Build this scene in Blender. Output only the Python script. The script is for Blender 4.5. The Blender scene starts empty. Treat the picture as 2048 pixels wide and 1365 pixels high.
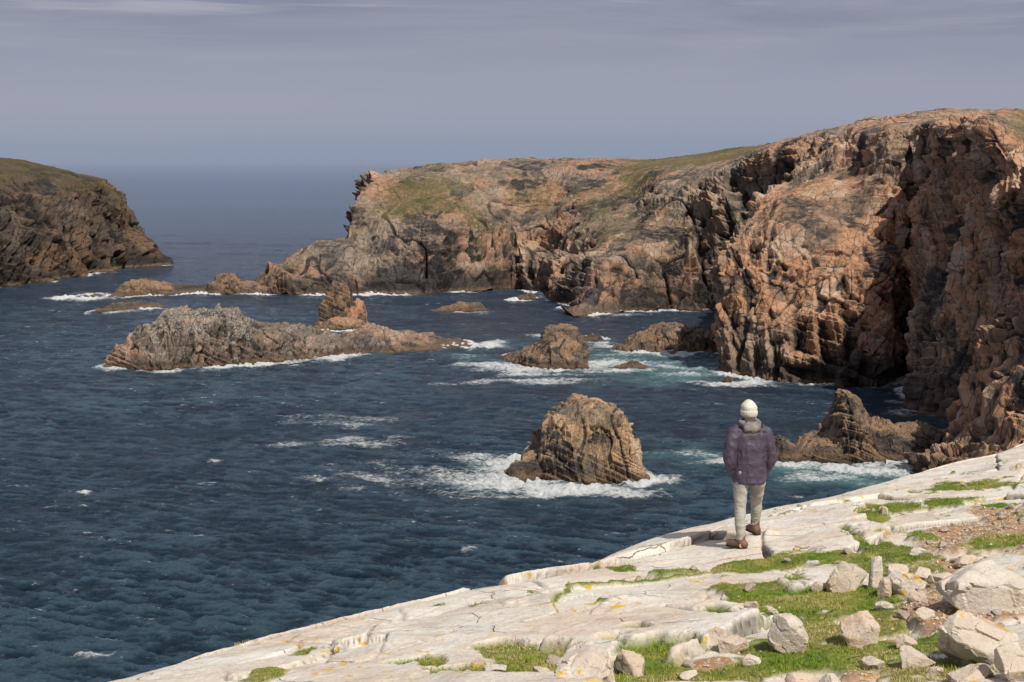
import bpy, math, random, time
import numpy as np
from mathutils import Vector
T0=time.time()
rs=np.random.RandomState(7); random.seed(7)
scene=bpy.context.scene
F=2844.0; H=45.0; U0=1024.0; V0=325.0

# ---------------------------------------------------------------- helpers
def S(u,v,d):
    """image pixel coordinates (u, v) and an assumed distance d -> world metres"""
    return np.array([(u-U0)/F*d, d, H-(v-V0)*d/F])

def hsh(ix,iy,iz,s):
    h=ix.astype(np.uint32)*np.uint32(374761393)+iy.astype(np.uint32)*np.uint32(668265263)+iz.astype(np.uint32)*np.uint32(2246822519)+np.uint32((s*3266489917)&0xffffffff)
    h^=h>>np.uint32(13); h*=np.uint32(1274126177); h^=h>>np.uint32(16); h*=np.uint32(2654435761); h^=h>>np.uint32(15)
    return h
def vn(p,s=0):
    i=np.floor(p).astype(np.int32); f=(p-i).astype(np.float32); w=f*f*(3-2*f)
    r=0
    for a in (0,1):
        wx=w[:,0] if a else 1-w[:,0]
        for b in (0,1):
            wy=w[:,1] if b else 1-w[:,1]
            for c in (0,1):
                wz=w[:,2] if c else 1-w[:,2]
                r=r+wx*wy*wz*(hsh(i[:,0]+a,i[:,1]+b,i[:,2]+c,s).astype(np.float32)/4294967296.0)
    return r*2-1
def fbm(p,o=4,s=0,g=.5):
    r=0;a=1;t=0
    for k in range(o):
        r=r+a*vn(p*(2.03**k)+k*17.3,s+k); t+=a; a*=g
    return r/t
def facet(p,s=0,flat=False,box=False):
    i=np.floor(p).astype(np.int32); n=len(p)
    f1=np.full(n,9.,np.float32); f2=f1.copy(); rel=np.zeros((n,3),np.float32); hid=np.zeros(n,np.uint32)
    for dx in (-1,0,1):
        for dy in (-1,0,1):
            for dz in ((0,) if flat else (-1,0,1)):
                h=hsh(i[:,0]+dx,i[:,1]+dy,i[:,2]+dz,s)
                q=np.stack([(h&np.uint32(1023))/1023.+dx,((h>>np.uint32(10))&np.uint32(1023))/1023.+dy,((h>>np.uint32(20))&np.uint32(1023))/1023.+dz],1)
                rv=(p-i-q).astype(np.float32)
                if flat: rv[:,2]=0
                if box:
                    av=np.abs(rv); d=av.max(1)+.15*av.sum(1)
                else: d=np.sqrt((rv**2).sum(1))
                m=d<f1
                f2=np.where(m,f1,np.minimum(f2,d)); f1=np.where(m,d,f1)
                rel[m]=rv[m]; hid[m]=h[m]
    h=hid*np.uint32(2654435761); h^=h>>np.uint32(15)
    g=np.stack([(h&np.uint32(1023))/511.5-1,((h>>np.uint32(10))&np.uint32(1023))/511.5-1,((h>>np.uint32(20))&np.uint32(1023))/511.5-1],1)
    h2=h*np.uint32(1274126177); h2^=h2>>np.uint32(13)
    rnd=(h2.astype(np.float32)/4294967296.)
    tilt=(rel*g).sum(1)
    return f1,f2-f1,rnd,tilt
def sstep(a,b,x):
    t=np.clip((x-a)/(b-a),0,1); return t*t*(3-2*t)
def saw(x,a):
    """planar ramps with a random height per slab"""
    i=np.floor(x); f=x-i
    h0=(np.sin(i*127.1)*43758.5453)%1.; 
    return np.where(f<a,f/a,(1-f)/(1-a))*(.45+.9*h0)

def grid_mesh(name,P,attrs,mat,smooth=False):
    """P: (ncol,nrow,3)"""
    nc,nr=P.shape[:2]
    me=bpy.data.meshes.new(name)
    me.vertices.add(nc*nr); me.vertices.foreach_set("co",P.reshape(-1).astype(np.float32))
    idx=np.arange(nc*nr).reshape(nc,nr)
    q=np.stack([idx[:-1,:-1],idx[1:,:-1],idx[1:,1:],idx[:-1,1:]],-1).reshape(-1,4)
    nf=len(q)
    me.loops.add(nf*4); me.loops.foreach_set("vertex_index",q.reshape(-1).astype(np.int32))
    me.polygons.add(nf); me.polygons.foreach_set("loop_start",np.arange(nf,dtype=np.int32)*4)
    me.polygons.foreach_set("use_smooth",np.full(nf,smooth,dtype=bool))
    me.update(calc_edges=True)
    for k,v in attrs.items():
        a=me.attributes.new(k,'FLOAT','POINT'); a.data.foreach_set('value',v.reshape(-1).astype(np.float32))
    me.materials.append(mat)
    ob=bpy.data.objects.new(name,me); scene.collection.objects.link(ob)
    return ob
def normals(P):
    a=np.gradient(P,axis=0); b=np.gradient(P,axis=1)
    n=np.cross(a,b); n/=np.linalg.norm(n,axis=2,keepdims=True)+1e-9
    return n
def smooth_axis(A,k,axis):
    k=int(k)
    if k<1: return A
    w=np.hanning(2*k+3)[1:-1]; w/=w.sum()
    pad=[(0,0)]*A.ndim; pad[axis]=(k,k)
    B=np.pad(A,pad,mode='edge'); out=0
    n=A.shape[axis]
    for j in range(2*k+1):
        sl=[slice(None)]*A.ndim; sl[axis]=slice(j,j+n)
        out=out+w[j]*B[tuple(sl)]
    return out

# ---------------------------------------------------------------- node helpers
def N(nt,t,ins=None,**kw):
    nd=nt.nodes.new(t)
    for k,v in kw.items(): setattr(nd,k,v)
    for k,v in (ins or {}).items():
        if isinstance(v,bpy.types.NodeSocket): nt.links.new(v,nd.inputs[k])
        else: nd.inputs[k].default_value=v
    return nd
def M(nt,op,a,b=0.0,c=None,clamp=False):
    ins={0:a,1:b}
    if c is not None: ins[2]=c
    return N(nt,'ShaderNodeMath',ins,operation=op,use_clamp=clamp).outputs[0]
def MIX(nt,f,a,b,mode='MIX'):
    def c(x): return x if isinstance(x,bpy.types.NodeSocket) else (x[0],x[1],x[2],1)
    return N(nt,'ShaderNodeMix',{0:f,6:c(a),7:c(b)},data_type='RGBA',blend_type=mode).outputs[2]
def RM(nt,x,a,b,lo=0.,hi=1.):
    return N(nt,'ShaderNodeMapRange',{0:x,1:a,2:b,3:lo,4:hi},interpolation_type='SMOOTHSTEP').outputs[0]
def NO(nt,vec,scale,detail=4,rough=.55,dist=0.,ty='FBM'):
    return N(nt,'ShaderNodeTexNoise',{'Vector':vec,'Scale':scale,'Detail':detail,'Roughness':rough,'Distortion':dist},noise_type=ty).outputs[0]
def MAP(nt,vec,scale=(1,1,1),rot=(0,0,0)):
    return N(nt,'ShaderNodeMapping',{'Vector':vec,'Rotation':rot,'Scale':scale}).outputs[0]
def AT(nt,name): return N(nt,'ShaderNodeAttribute',attribute_name=name).outputs['Fac']
def newmat(name):
    m=bpy.data.materials.new(name); m.use_nodes=True; nt=m.node_tree; nt.nodes.clear()
    out=nt.nodes.new('ShaderNodeOutputMaterial')
    p=nt.nodes.new('ShaderNodeBsdfPrincipled'); nt.links.new(p.outputs[0],out.inputs[0])
    return m,nt,p

# ---------------------------------------------------------------- cliff rock material
def cliff_mat(name,k=1.0,warm=(0.34,0.185,0.105),pale=(0.42,0.33,0.26),dark=(0.030,0.026,0.025),mid=(0.17,0.11,0.07),wet=5.0,gcol=(0.13,0.125,0.045),warmth=.5,palth=.6,darkth=.40,lichen=0.0,gth=.36):
    m,nt,p=newmat(name)
    pos=N(nt,'ShaderNodeNewGeometry').outputs['Position']
    tone=AT(nt,'tone'); cav_shade=AT(nt,'cav_shade'); gr=AT(nt,'grass')
    st=MAP(nt,pos,(k*.5,k*.5,k*.8),(0.5,0.35,0.2))
    n1=NO(nt,MAP(nt,pos,(1,1,1.2),(.3,.4,0)),.035*k,4,.6,.3); n2=NO(nt,st,.13,6,.65,.3); n3=NO(nt,st,.7,8,.68,.1); n4=NO(nt,pos,2.2*k,6,.7)
    bd=NO(nt,MAP(nt,pos,(.03*k,.03*k,.28*k),(.45,-.3,0)),1.,6,.6,.5)
    vs=NO(nt,MAP(nt,pos,(.30*k,.30*k,.045*k),(.25,.35,0)),1.,6,.62,.2)
    a=M(nt,'ADD',M(nt,'MULTIPLY',n2,.26),M(nt,'ADD',M(nt,'MULTIPLY',tone,.26),M(nt,'ADD',M(nt,'MULTIPLY',n3,.12),M(nt,'ADD',M(nt,'MULTIPLY',bd,.18),M(nt,'MULTIPLY',vs,.18)))))
    c=MIX(nt,RM(nt,a,darkth,darkth+.08),dark,mid)
    w=M(nt,'ADD',M(nt,'MULTIPLY',n1,.60),M(nt,'ADD',M(nt,'MULTIPLY',tone,.20),M(nt,'MULTIPLY',bd,.2)))
    c=MIX(nt,M(nt,'MULTIPLY',RM(nt,w,warmth-.04,warmth+.05),RM(nt,a,.41,.52)),c,warm)
    c=MIX(nt,M(nt,'MULTIPLY',RM(nt,a,palth-.08,palth+.05),.8),c,pale)
    grey=RM(nt,NO(nt,pos,.05*k,4,.6,.4),.50,.58)
    c=MIX(nt,M(nt,'MULTIPLY',grey,.68),c,MIX(nt,RM(nt,a,.42,.58),(mid[0]*.35,mid[1]*.45,mid[2]*.6),(mid[0]*1.25,mid[1]*1.45,mid[2]*1.6)))
    vv=N(nt,'ShaderNodeTexNoise',{'Vector':MAP(nt,pos,(.05*k,.05*k,.32*k),(.35,-.25,0)),'Scale':1.0,'Detail':5,'Distortion':.6}).outputs[0]
    vein=RM(nt,M(nt,'ABSOLUTE',M(nt,'SUBTRACT',vv,.5)),.010,.0)
    c=MIX(nt,M(nt,'MULTIPLY',vein,.45),c,pale)
    vc=N(nt,'ShaderNodeTexVoronoi',{'Vector':N(nt,'ShaderNodeVectorMath',{0:MAP(nt,pos,(k*.5,k*.5,k*.24),(0.4,0.35,0.2)),1:MAP(nt,N(nt,'ShaderNodeTexNoise',{'Vector':pos,'Scale':.5*k,'Detail':3}).outputs['Color'],(.3,.3,.3))},operation='ADD').outputs[0],'Scale':1.1},feature='DISTANCE_TO_EDGE').outputs['Distance']
    crack=RM(nt,vc,.0,.035)
    c=MIX(nt,M(nt,'MULTIPLY',M(nt,'SUBTRACT',1.,crack),.75),c,dark)
    c=MIX(nt,RM(nt,cav_shade,.42,.13,0,.95),c,dark)  # occlusion shade in the hollows, painted into the rock colour
    c=MIX(nt,RM(nt,n4,.5,.75,.0,.3),c,pale)
    z=N(nt,'ShaderNodeSeparateXYZ',{0:pos}).outputs[2]
    zz=M(nt,'ADD',z,M(nt,'MULTIPLY',M(nt,'SUBTRACT',n1,.5),wet*5.))
    c=MIX(nt,RM(nt,zz,wet*2.0,wet*.3,0,.85),c,dark)
    c=MIX(nt,RM(nt,M(nt,'ADD',z,M(nt,'MULTIPLY',n3,1.2)),2.3,1.2,0,.8),c,(0.15,.095,.055))
    c=MIX(nt,RM(nt,z,.7,.15,0,.8),c,(0.035,.03,.025))
    if lichen>0:
        l=M(nt,'MULTIPLY',RM(nt,n4,.5,.58),RM(nt,M(nt,'ADD',NO(nt,pos,.2*k,4),M(nt,'MULTIPLY',z,.02)),.58,.72))
        c=MIX(nt,M(nt,'MULTIPLY',l,lichen),c,(.45,.43,.36))
    gm=M(nt,'MULTIPLY',RM(nt,M(nt,'ADD',gr,M(nt,'ADD',M(nt,'MULTIPLY',M(nt,'SUBTRACT',n4,.5),1.1),M(nt,'MULTIPLY',M(nt,'SUBTRACT',M(nt,'ADD',M(nt,'MULTIPLY',n3,.6),M(nt,'MULTIPLY',n2,.4)),.5),2.6))),gth,gth+.38),.85)
    gc=MIX(nt,RM(nt,NO(nt,pos,.12*k,6),.38,.62),gcol,(gcol[0]*1.8,gcol[1]*1.3,gcol[2]*1.8))
    gc=MIX(nt,RM(nt,n4,.3,.7),gc,(gcol[0]*.5,gcol[1]*.55,gcol[2]*.5))
    c=MIX(nt,gm,c,gc)
    nt.links.new(c,p.inputs['Base Color'])
    p.inputs['Roughness'].default_value=.85
    p.inputs['Specular IOR Level'].default_value=.25
    r1=NO(nt,MAP(nt,pos,(k*.45,k*.45,k*.25),(.35,.3,.1)),1.,5,.6,0.,'RIDGED_MULTIFRACTAL')
    hh=M(nt,'ADD',M(nt,'MULTIPLY',r1,.16),M(nt,'ADD',M(nt,'MULTIPLY',n3,.08),M(nt,'ADD',M(nt,'MULTIPLY',n4,.20),M(nt,'MULTIPLY',crack,.25))))
    b=N(nt,'ShaderNodeBump',{'Height':hh,'Strength':.8,'Distance':.8/k})
    nt.links.new(b.outputs[0],p.inputs['Normal'])
    return m

def rock_displace(P,k,s,amp,grass,closed=False,zs=1.9,cleft=1.):
    """P (c,r,3) base surface; k feature scale in metres"""
    sh=P.shape
    nrm=normals(smooth_axis(smooth_axis(P,sh[0]//28,0),sh[1]//22,1)) if not closed else normals(P)
    p=P.reshape(-1,3).astype(np.float32)
    wx,wy,wz=[fbm(p/(k*.5)+o,2,s+50+10*j) for j,o in enumerate((31,77,-13))]
    wp=p+np.stack([wx,wy,wz],1)*k*.022
    lw=vn(p/(k*5.),s+90); lw2=vn(p/(k*4.)+50,s+95)
    m1=.25+1.5*sstep(-.25,.25,vn(p/(k*1.7)+9,s+97)); m2=.25+1.5*sstep(-.25,.25,vn(p/(k*1.2)-9,s+98))
    def dt(v): return wp@np.array(v,np.float32)
    d=.10*vn(p/(k*3.),s)*k
    d=d+k*(.40*(saw(dt((.9,.35,.30))/(1.7*k)+lw*.4,.86)-.5)+.28*m1*(saw(dt((-.6,.8,.30))/(1.1*k)+lw2*.4,.85)-.5)
      +.24*m2*(saw(dt((.33,.2,.92))/(1.3*k)+lw*.4,.90)-.5)+.17*m1*(saw(dt((.75,-.6,.25))/(.55*k)+lw2*.5,.86)-.5)
      +.15*m2*(saw(dt((.40,.25,.88))/(.42*k)+lw*.7,.88)-.5)+.09*(saw(dt((.8,.5,-.35))/(.27*k)+lw2*.8,.84)-.5)*m1
      +.05*m2*(saw(dt((.38,.3,.87))/(.16*k)+lw*1.,.84)-.5)+.04*m1*(saw(dt((.9,-.3,.2))/(.13*k)+lw2*1.,.82)-.5))
    fr=vn(np.stack([wp[:,0]/(k*.9)+.22*wp[:,2]/k,wp[:,1]/(k*.9),wp[:,2]/(k*6.)],1),s+31)
    fr2=vn(np.stack([wp[:,0]/(k*.4)-.35*wp[:,2]/k,wp[:,1]/(k*.4),wp[:,2]/(k*2.6)],1),s+32)
    cl=np.exp(-(fr/.05)**2)*sstep(-.25,.25,lw2); cl2=np.exp(-(fr2/.06)**2)*sstep(-.1,.3,lw)
    d=d-k*cleft*(.30*cl+.09*cl2)
    q=np.stack([wp[:,0]*.93-wp[:,2]*.36, wp[:,1]+.25*wp[:,0], wp[:,0]*.36+wp[:,2]*.93],1)
    f1,e1,r1,t1=facet(q/np.array([k*.85,k*.85,k*zs*.8],np.float32),s+11,box=True)
    d1=(k*(.20*(r1-.5)+.26*t1)).reshape(sh[:2])
    kc=max(1,round(sh[0]/700)); kr=max(1,round(sh[1]/240))
    d1=smooth_axis(smooth_axis(d1,kc,0),kr,1)
    f2,e2,r2,t2=facet(q/np.array([k*.38,k*.38,k*.38*zs*.8],np.float32),s+12,box=True)
    f3,e3,r3,t3=facet(q/np.array([k*.15,k*.15,k*.22],np.float32),s+13,box=True)
    d3=(k*(.11*(r2-.5)+.15*t2+.035*(r3-.5)+.05*t3)-k*.035*np.exp(-(e2/.05)**2)).reshape(sh[:2])
    d3=smooth_axis(smooth_axis(d3,1,0),1,1)
    d=d+(d1+d3).reshape(-1)+k*.008*fbm(p/(k*.08),2,s+20)
    nz=nrm[...,2].reshape(-1)
    am=amp*(1-.80*sstep(.6,.93,nz))*(1-.4*np.clip(grass.reshape(-1),0,1))
    if closed: am=amp*(1-.35*sstep(.6,.93,nz))
    dd=(d*am).reshape(sh[:2])
    Q=P+nrm*dd[...,None]
    lo=smooth_axis(smooth_axis(dd,max(3,sh[0]//60),0),max(3,sh[1]//45),1)
    cav_shade=np.clip(.5+(dd-lo)/(k*.34*amp+1e-6)-.34*(cl+.5*cl2).reshape(sh[:2]),0,1)
    tone=np.clip(.5*r1+.3*r2+.2*r3,0,1).reshape(sh[:2])
    return Q,cav_shade,tone

waterpts=[]
def net(name,cols,nc,nr,k,s,amp,mat,label,category=None,kind=None,sm=(50,60),gz0=(.1,.5),gmul=1.,zs=1.9,cleft=1.):
    R=60
    A=[]
    for c in cols:
        pts=np.array([np.append(S(*q[:3]),q[3] if len(q)>3 else 0.) for q in c])
        t=np.linspace(0,len(pts)-1,R)
        A.append(np.stack([np.interp(t,np.arange(len(pts)),pts[:,j]) for j in range(4)],1))
    A=np.array(A)
    d=np.linalg.norm(np.diff(A[:,:40,:3],axis=0),axis=2).mean(1); cu=np.concatenate([[0],np.cumsum(d)])
    tt=np.linspace(0,cu[-1],nc)
    B=np.empty((nc,R,4))
    for r in range(R):
        for j in range(4): B[:,r,j]=np.interp(tt,cu,A[:,r,j])
    ti=np.linspace(0,R-1,nr); i0=np.minimum(ti.astype(int),R-2); f=(ti-i0)[None,:,None]
    C=B[:,i0]*(1-f)+B[:,i0+1]*f
    C=smooth_axis(smooth_axis(C,nc//sm[0],0),nr//sm[1],1)
    P=C[...,:3]; g=C[...,3]
    Q,cav_shade,tone=rock_displace(P,k,s,amp,g,zs=zs,cleft=cleft)
    n2=normals(smooth_axis(smooth_axis(Q,5,0),5,1))
    g=np.clip(g*gmul,0,1)*sstep(gz0[0],gz0[1],n2[...,2])
    ob=grid_mesh(name,Q,{'grass':g,'cav_shade':cav_shade,'tone':tone},mat)
    ob["label"]=label
    if kind: ob["kind"]=kind
    if category: ob["category"]=category
    w=Q.reshape(-1,3); waterpts.append(w[np.abs(w[:,2])<.45][:, :2])
    return ob

def islet(name,prof,vb,depth,k,s,amp,mat,label,category='rock',nc=300,nr=160,ex=.62,grp=None,zs=1.5):
    """prof: list of image pixels (u, v of crest); vb: list of image pixels (u, v of waterline)"""
    pu=np.array([q[0] for q in prof],float); pv=np.array([q[1] for q in prof],float)
    bu=np.array([q[0] for q in vb],float); bv=np.array([q[1] for q in vb],float)
    uu=np.linspace(pu[0],pu[-1],nc); a=np.linspace(0,1,nc)
    vt=np.interp(uu,pu,pv); db=H*F/(np.interp(uu,bu,bv)-V0)
    w=depth*np.clip(1-np.abs(2*a-1)**3.5,.02,1)**.5
    yc=db+w; x=(uu-U0)/F*yc; zt=H-(vt-V0)*yc/F
    end=np.clip(np.minimum(a,1-a)/.025,0,1)
    zt=-2.5+(zt+2.5)*end**.6
    ph=np.linspace(0,math.pi,nr)
    cy=-np.sign(np.cos(ph))*np.abs(np.cos(ph))**ex; sz=np.abs(np.sin(ph))**ex
    P=np.empty((nc,nr,3))
    P[...,0]=x[:,None]; P[...,1]=yc[:,None]+w[:,None]*cy[None]*1.15; P[...,2]=-2.5+(zt[:,None]+2.5)*sz[None]
    P=smooth_axis(P,max(2,nr//50),1)
    Q,cav_shade,tone=rock_displace(P,k,s,amp,np.zeros((nc,nr)),closed=True,zs=zs,cleft=.7)
    o=np.array([x.mean(),yc.mean(),0.])
    ob=grid_mesh(name,Q-o,{'grass':np.zeros((nc,nr)),'cav_shade':cav_shade,'tone':tone},mat)
    ob.location=o
    ob["label"]=label; ob["category"]=category
    if grp: ob["group"]=grp
    wv=Q.reshape(-1,3); waterpts.append(wv[np.abs(wv[:,2])<.45][:, :2])
    return ob

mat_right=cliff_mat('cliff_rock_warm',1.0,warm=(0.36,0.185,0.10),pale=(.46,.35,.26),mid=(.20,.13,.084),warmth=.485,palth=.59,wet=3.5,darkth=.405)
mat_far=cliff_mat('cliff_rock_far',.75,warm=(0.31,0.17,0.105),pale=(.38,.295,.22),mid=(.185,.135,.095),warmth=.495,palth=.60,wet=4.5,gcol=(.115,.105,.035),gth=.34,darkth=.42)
mat_left=cliff_mat('cliff_rock_shaded',.8,warm=(0.12,0.07,0.042),pale=(.16,.12,.085),mid=(.07,.05,.036),dark=(.018,.016,.015),warmth=.52,palth=.62,wet=5.,gcol=(.085,.076,.018),gth=.37)  # cloud shadow over this headland is painted in as darker rock and turf
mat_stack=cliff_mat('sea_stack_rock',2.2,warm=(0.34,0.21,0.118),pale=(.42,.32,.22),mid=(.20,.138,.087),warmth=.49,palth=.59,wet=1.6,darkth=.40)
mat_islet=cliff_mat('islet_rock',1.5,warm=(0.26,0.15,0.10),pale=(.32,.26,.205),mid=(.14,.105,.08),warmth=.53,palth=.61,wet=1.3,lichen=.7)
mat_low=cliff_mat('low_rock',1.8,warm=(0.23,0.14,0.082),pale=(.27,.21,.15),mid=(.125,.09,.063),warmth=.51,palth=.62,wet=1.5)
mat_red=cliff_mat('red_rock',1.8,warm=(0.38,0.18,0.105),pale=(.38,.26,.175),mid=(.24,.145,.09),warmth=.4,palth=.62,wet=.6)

# ---------------------------------------------------------------- far headland
B=[
[(440,592,486),(445,588,490),(450,582,494),(455,579,498),(460,580,504),(465,590,520)],
[(500,592,484),(503,580,487),(505,572,490),(510,566,495),(515,572,520),(515,592,540)],
[(530,594,482),(537,570,486),(540,550,490),(552,520,498),(575,530,530),(575,595,560)],
[(600,594,481),(600,560,486),(605,525,495),(610,505,500),(615,491,508),(640,500,530),(640,595,560)],
[(662,594,481),(664,560,487),(672,525,495),(675,500,503),(680,485,512),(690,465,520),(705,500,560),(705,595,590)],
[(725,594,481),(728,555,488),(732,515,497),(725,470,508),(712,430,518),(710,395,528),(730,368,540),(745,358,560),(760,370,620),(760,595,700)],
[(800,594,479),(800,555,487),(800,500,498,.1),(800,445,510,.3),(800,420,520,.7),(795,385,538,.9),(790,365,550,.7),(800,342,572,.4),(800,344,650,.3),(800,595,720)],
[(870,592,483),(870,550,490),(880,480,498,.2),(885,440,508,.4),(878,415,520,.7),(870,380,540,.8),(870,350,558,.6),(870,330,577,.4),(870,333,650,.3),(870,595,740)],
[(940,585,492),(945,540,500),(950,480,512,.4),(955,440,522,.6),(955,400,538,.6),(955,370,550,.3),(955,340,562),(962,322,577,.3),(960,321,660,.3),(960,595,760)],
[(1030,580,503),(1030,540,510,.1),(1040,480,520,.3),(1045,430,530,.4),(1050,390,542,.6),(1050,355,552,.3),(1050,335,562),(1055,321,575,.3),(1060,320,680,.4),(1060,595,780)],
[(1095,594,480),(1098,550,490,.1),(1100,490,503,.3),(1108,440,520,.5),(1115,400,535,.6),(1115,365,548,.5),(1118,340,558),(1120,321,572,.3),(1130,319,690,.4),(1130,595,800)],
[(1148,638,412),(1165,605,422),(1190,570,432),(1212,520,442,.4),(1225,480,455,.4),(1210,430,490,.6),(1200,385,520,.5),(1195,345,550,.3),(1210,319,572,.3),(1215,318,700,.4),(1215,595,820)],
[(1215,632,422),(1220,590,430),(1235,550,437,.2),(1258,500,446,.5),(1268,465,458,.4),(1268,430,478,.3),(1262,390,505,.6),(1262,350,535,.8),(1275,326,560,.9),(1290,321,700,.8),(1290,595,840)],
[(1320,624,430),(1325,575,436),(1330,515,444,.4),(1330,475,452,.4),(1325,430,464,.1),(1320,395,476,.1),(1322,360,490,.1),(1335,338,510,.6),(1355,325,560,1),(1400,308,690,1),(1400,595,860)],
[(1400,624,430),(1405,570,436),(1410,510,444,.3),(1410,450,452,.3),(1405,400,462,.1),(1400,360,472,.1),(1405,338,485,.3),(1430,324,510,1),(1445,312,570,1),(1470,293,690,.9),(1470,595,860)],
[(1450,624,432),(1450,560,438),(1450,490,445),(1440,430,449),(1445,385,455),(1455,345,464),(1470,322,476,.3),(1490,308,505,.8),(1510,300,560,.8),(1530,290,660,.6),(1530,595,860)],
[(1520,640,432),(1520,540,436),(1510,460,440),(1505,400,444),(1500,350,448),(1505,318,453),(1510,304,462,.2),(1530,294,485,.4),(1560,286,560,.5),(1580,280,660,.5),(1580,595,860)],
[(1620,660,430),(1620,520,428),(1610,440,426),(1600,380,425),(1595,330,425),(1590,295,427),(1600,276,434),(1620,270,455,.3),(1650,265,540,.5),(1680,262,650,.5),(1680,595,860)],
[(1720,680,400),(1710,540,396),(1700,450,392),(1695,380,390),(1690,320,388),(1690,272,390),(1710,252,400),(1740,244,425),(1760,240,500,.4),(1790,238,620,.5),(1790,595,860)],
[(1850,680,400),(1850,540,398),(1850,450,396),(1850,380,395),(1850,320,395),(1850,250,396),(1840,226,402),(1860,222,430),(1880,222,500,.4),(1900,222,620,.5),(1900,595,860)],
[(2050,680,400),(2050,540,398),(2050,450,396),(2050,380,395),(2050,320,395),(2050,250,396),(2050,228,402),(2060,224,430,.3),(2080,222,500,.6),(2100,222,620,.7),(2100,595,860)],
]
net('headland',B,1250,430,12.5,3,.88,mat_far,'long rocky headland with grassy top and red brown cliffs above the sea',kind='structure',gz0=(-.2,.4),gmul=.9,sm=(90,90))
# ---------------------------------------------------------------- near high cliff
A=[
[(1500,680,400),(1500,620,400),(1505,560,400),(1510,520,400),(1515,480,400),(1540,440,400),(1570,400,402),(1610,360,405),(1650,300,410),(1700,262,430)],
[(1475,700,360),(1475,640,360),(1480,590,360),(1482,540,360),(1490,500,360),(1510,460,362),(1550,415,370),(1590,370,385),(1640,300,400),(1690,262,420)],
[(1436,775,309),(1436,745,311),(1438,680,312),(1442,610,313),(1446,550,314),(1452,508,317),(1478,458,330),(1532,402,350),(1575,380,368),(1612,340,388)],
[(1430,775,303),(1430,745,304),(1433,680,305),(1438,610,306),(1441,550,308),(1445,508,311),(1471,458,325),(1528,402,345),(1570,380,365),(1610,340,385)],
[(1440,778,300),(1441,735,302),(1443,660,303),(1448,590,305),(1450,530,307),(1456,495,311),(1480,458,322),(1530,402,340),(1572,380,360),(1609,340,384)],
[(1482,785,296),(1484,720,298),(1486,640,300),(1488,570,303),(1492,520,306),(1500,470,312),(1535,405,325),(1580,380,345,.3),(1605,330,365),(1640,280,380)],
[(1550,790,289),(1552,720,291),(1555,640,294),(1556,570,298),(1555,510,302),(1550,450,308),(1560,395,318,.3),(1605,376,332,.5),(1640,330,350),(1680,270,368)],
[(1630,795,285),(1630,720,287),(1633,640,290),(1636,570,294),(1638,500,299,.3),(1640,440,306,.3),(1655,395,315,.3),(1680,370,325,.3),(1692,320,338),(1700,262,350),(1760,250,420)],
[(1700,800,282),(1700,720,284),(1700,640,288),(1700,570,292),(1700,500,297),(1705,440,305),(1712,395,313),(1728,360,320),(1730,300,328),(1732,256,338),(1790,245,420)],
[(1775,800,281),(1775,720,283),(1776,640,286),(1778,570,290),(1776,500,296),(1774,430,303),(1775,370,309),(1776,310,315),(1776,250,324),(1800,245,350,.2),(1850,240,420,.4)],
[(1826,790,300),(1826,720,302),(1828,640,304),(1830,570,306),(1832,500,307),(1834,430,309),(1834,370,311),(1834,310,314),(1838,247,318),(1850,241,350,.2),(1880,238,420,.4)],
[(1793,820,260),(1806,740,262),(1820,660,264),(1836,590,266),(1849,540,269),(1875,480,273),(1895,425,278),(1890,340,285),(1888,242,294),(1900,236,330,.3),(1920,234,400,.5)],
[(1880,855,248),(1883,760,250),(1890,680,252),(1900,600,254),(1909,520,257),(1918,450,260),(1931,398,267),(1931,330,273),(1931,238,280),(1945,233,320,.3),(1960,230,400,.5)],
[(1968,890,235),(1967,790,237),(1968,690,240),(1970,600,244),(1972,520,248),(1975,430,252),(1974,350,255),(1972,290,257),(1973,236,261),(1988,228,290,.2),(2010,226,400,.5)],
[(2000,910,220),(2000,800,224),(2000,700,227),(2000,600,231),(1998,520,234),(1995,440,237),(1990,360,240),(1985,290,244),(1987,234,250),(2010,226,280,.3),(2050,224,400,.6)],
[(2090,930,210),(2090,820,212),(2090,710,214),(2088,600,217),(2080,500,221),(2068,420,228),(2055,340,235),(2050,296,241,.4),(2060,270,251,1),(2080,232,280,.9),(2120,225,400,.9)],
[(2200,950,180),(2200,850,182),(2200,740,184),(2200,630,186),(2200,520,189),(2200,430,192),(2200,340,196),(2200,290,205,.5),(2200,260,220,1),(2230,232,260,.9),(2280,225,400,.9)],
[(2500,950,160),(2500,850,162),(2500,740,164),(2500,630,166),(2500,520,169),(2500,430,172),(2500,340,176),(2500,290,185,.5),(2500,260,200,1),(2530,232,240,.9),(2580,225,400,.9)],
]
net('cliff',A,1400,640,9.5,21,.62,mat_right,'towering orange brown sea cliff with dark fissures and grass on top',kind='structure',sm=(140,120),zs=1.7,cleft=.8)
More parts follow.
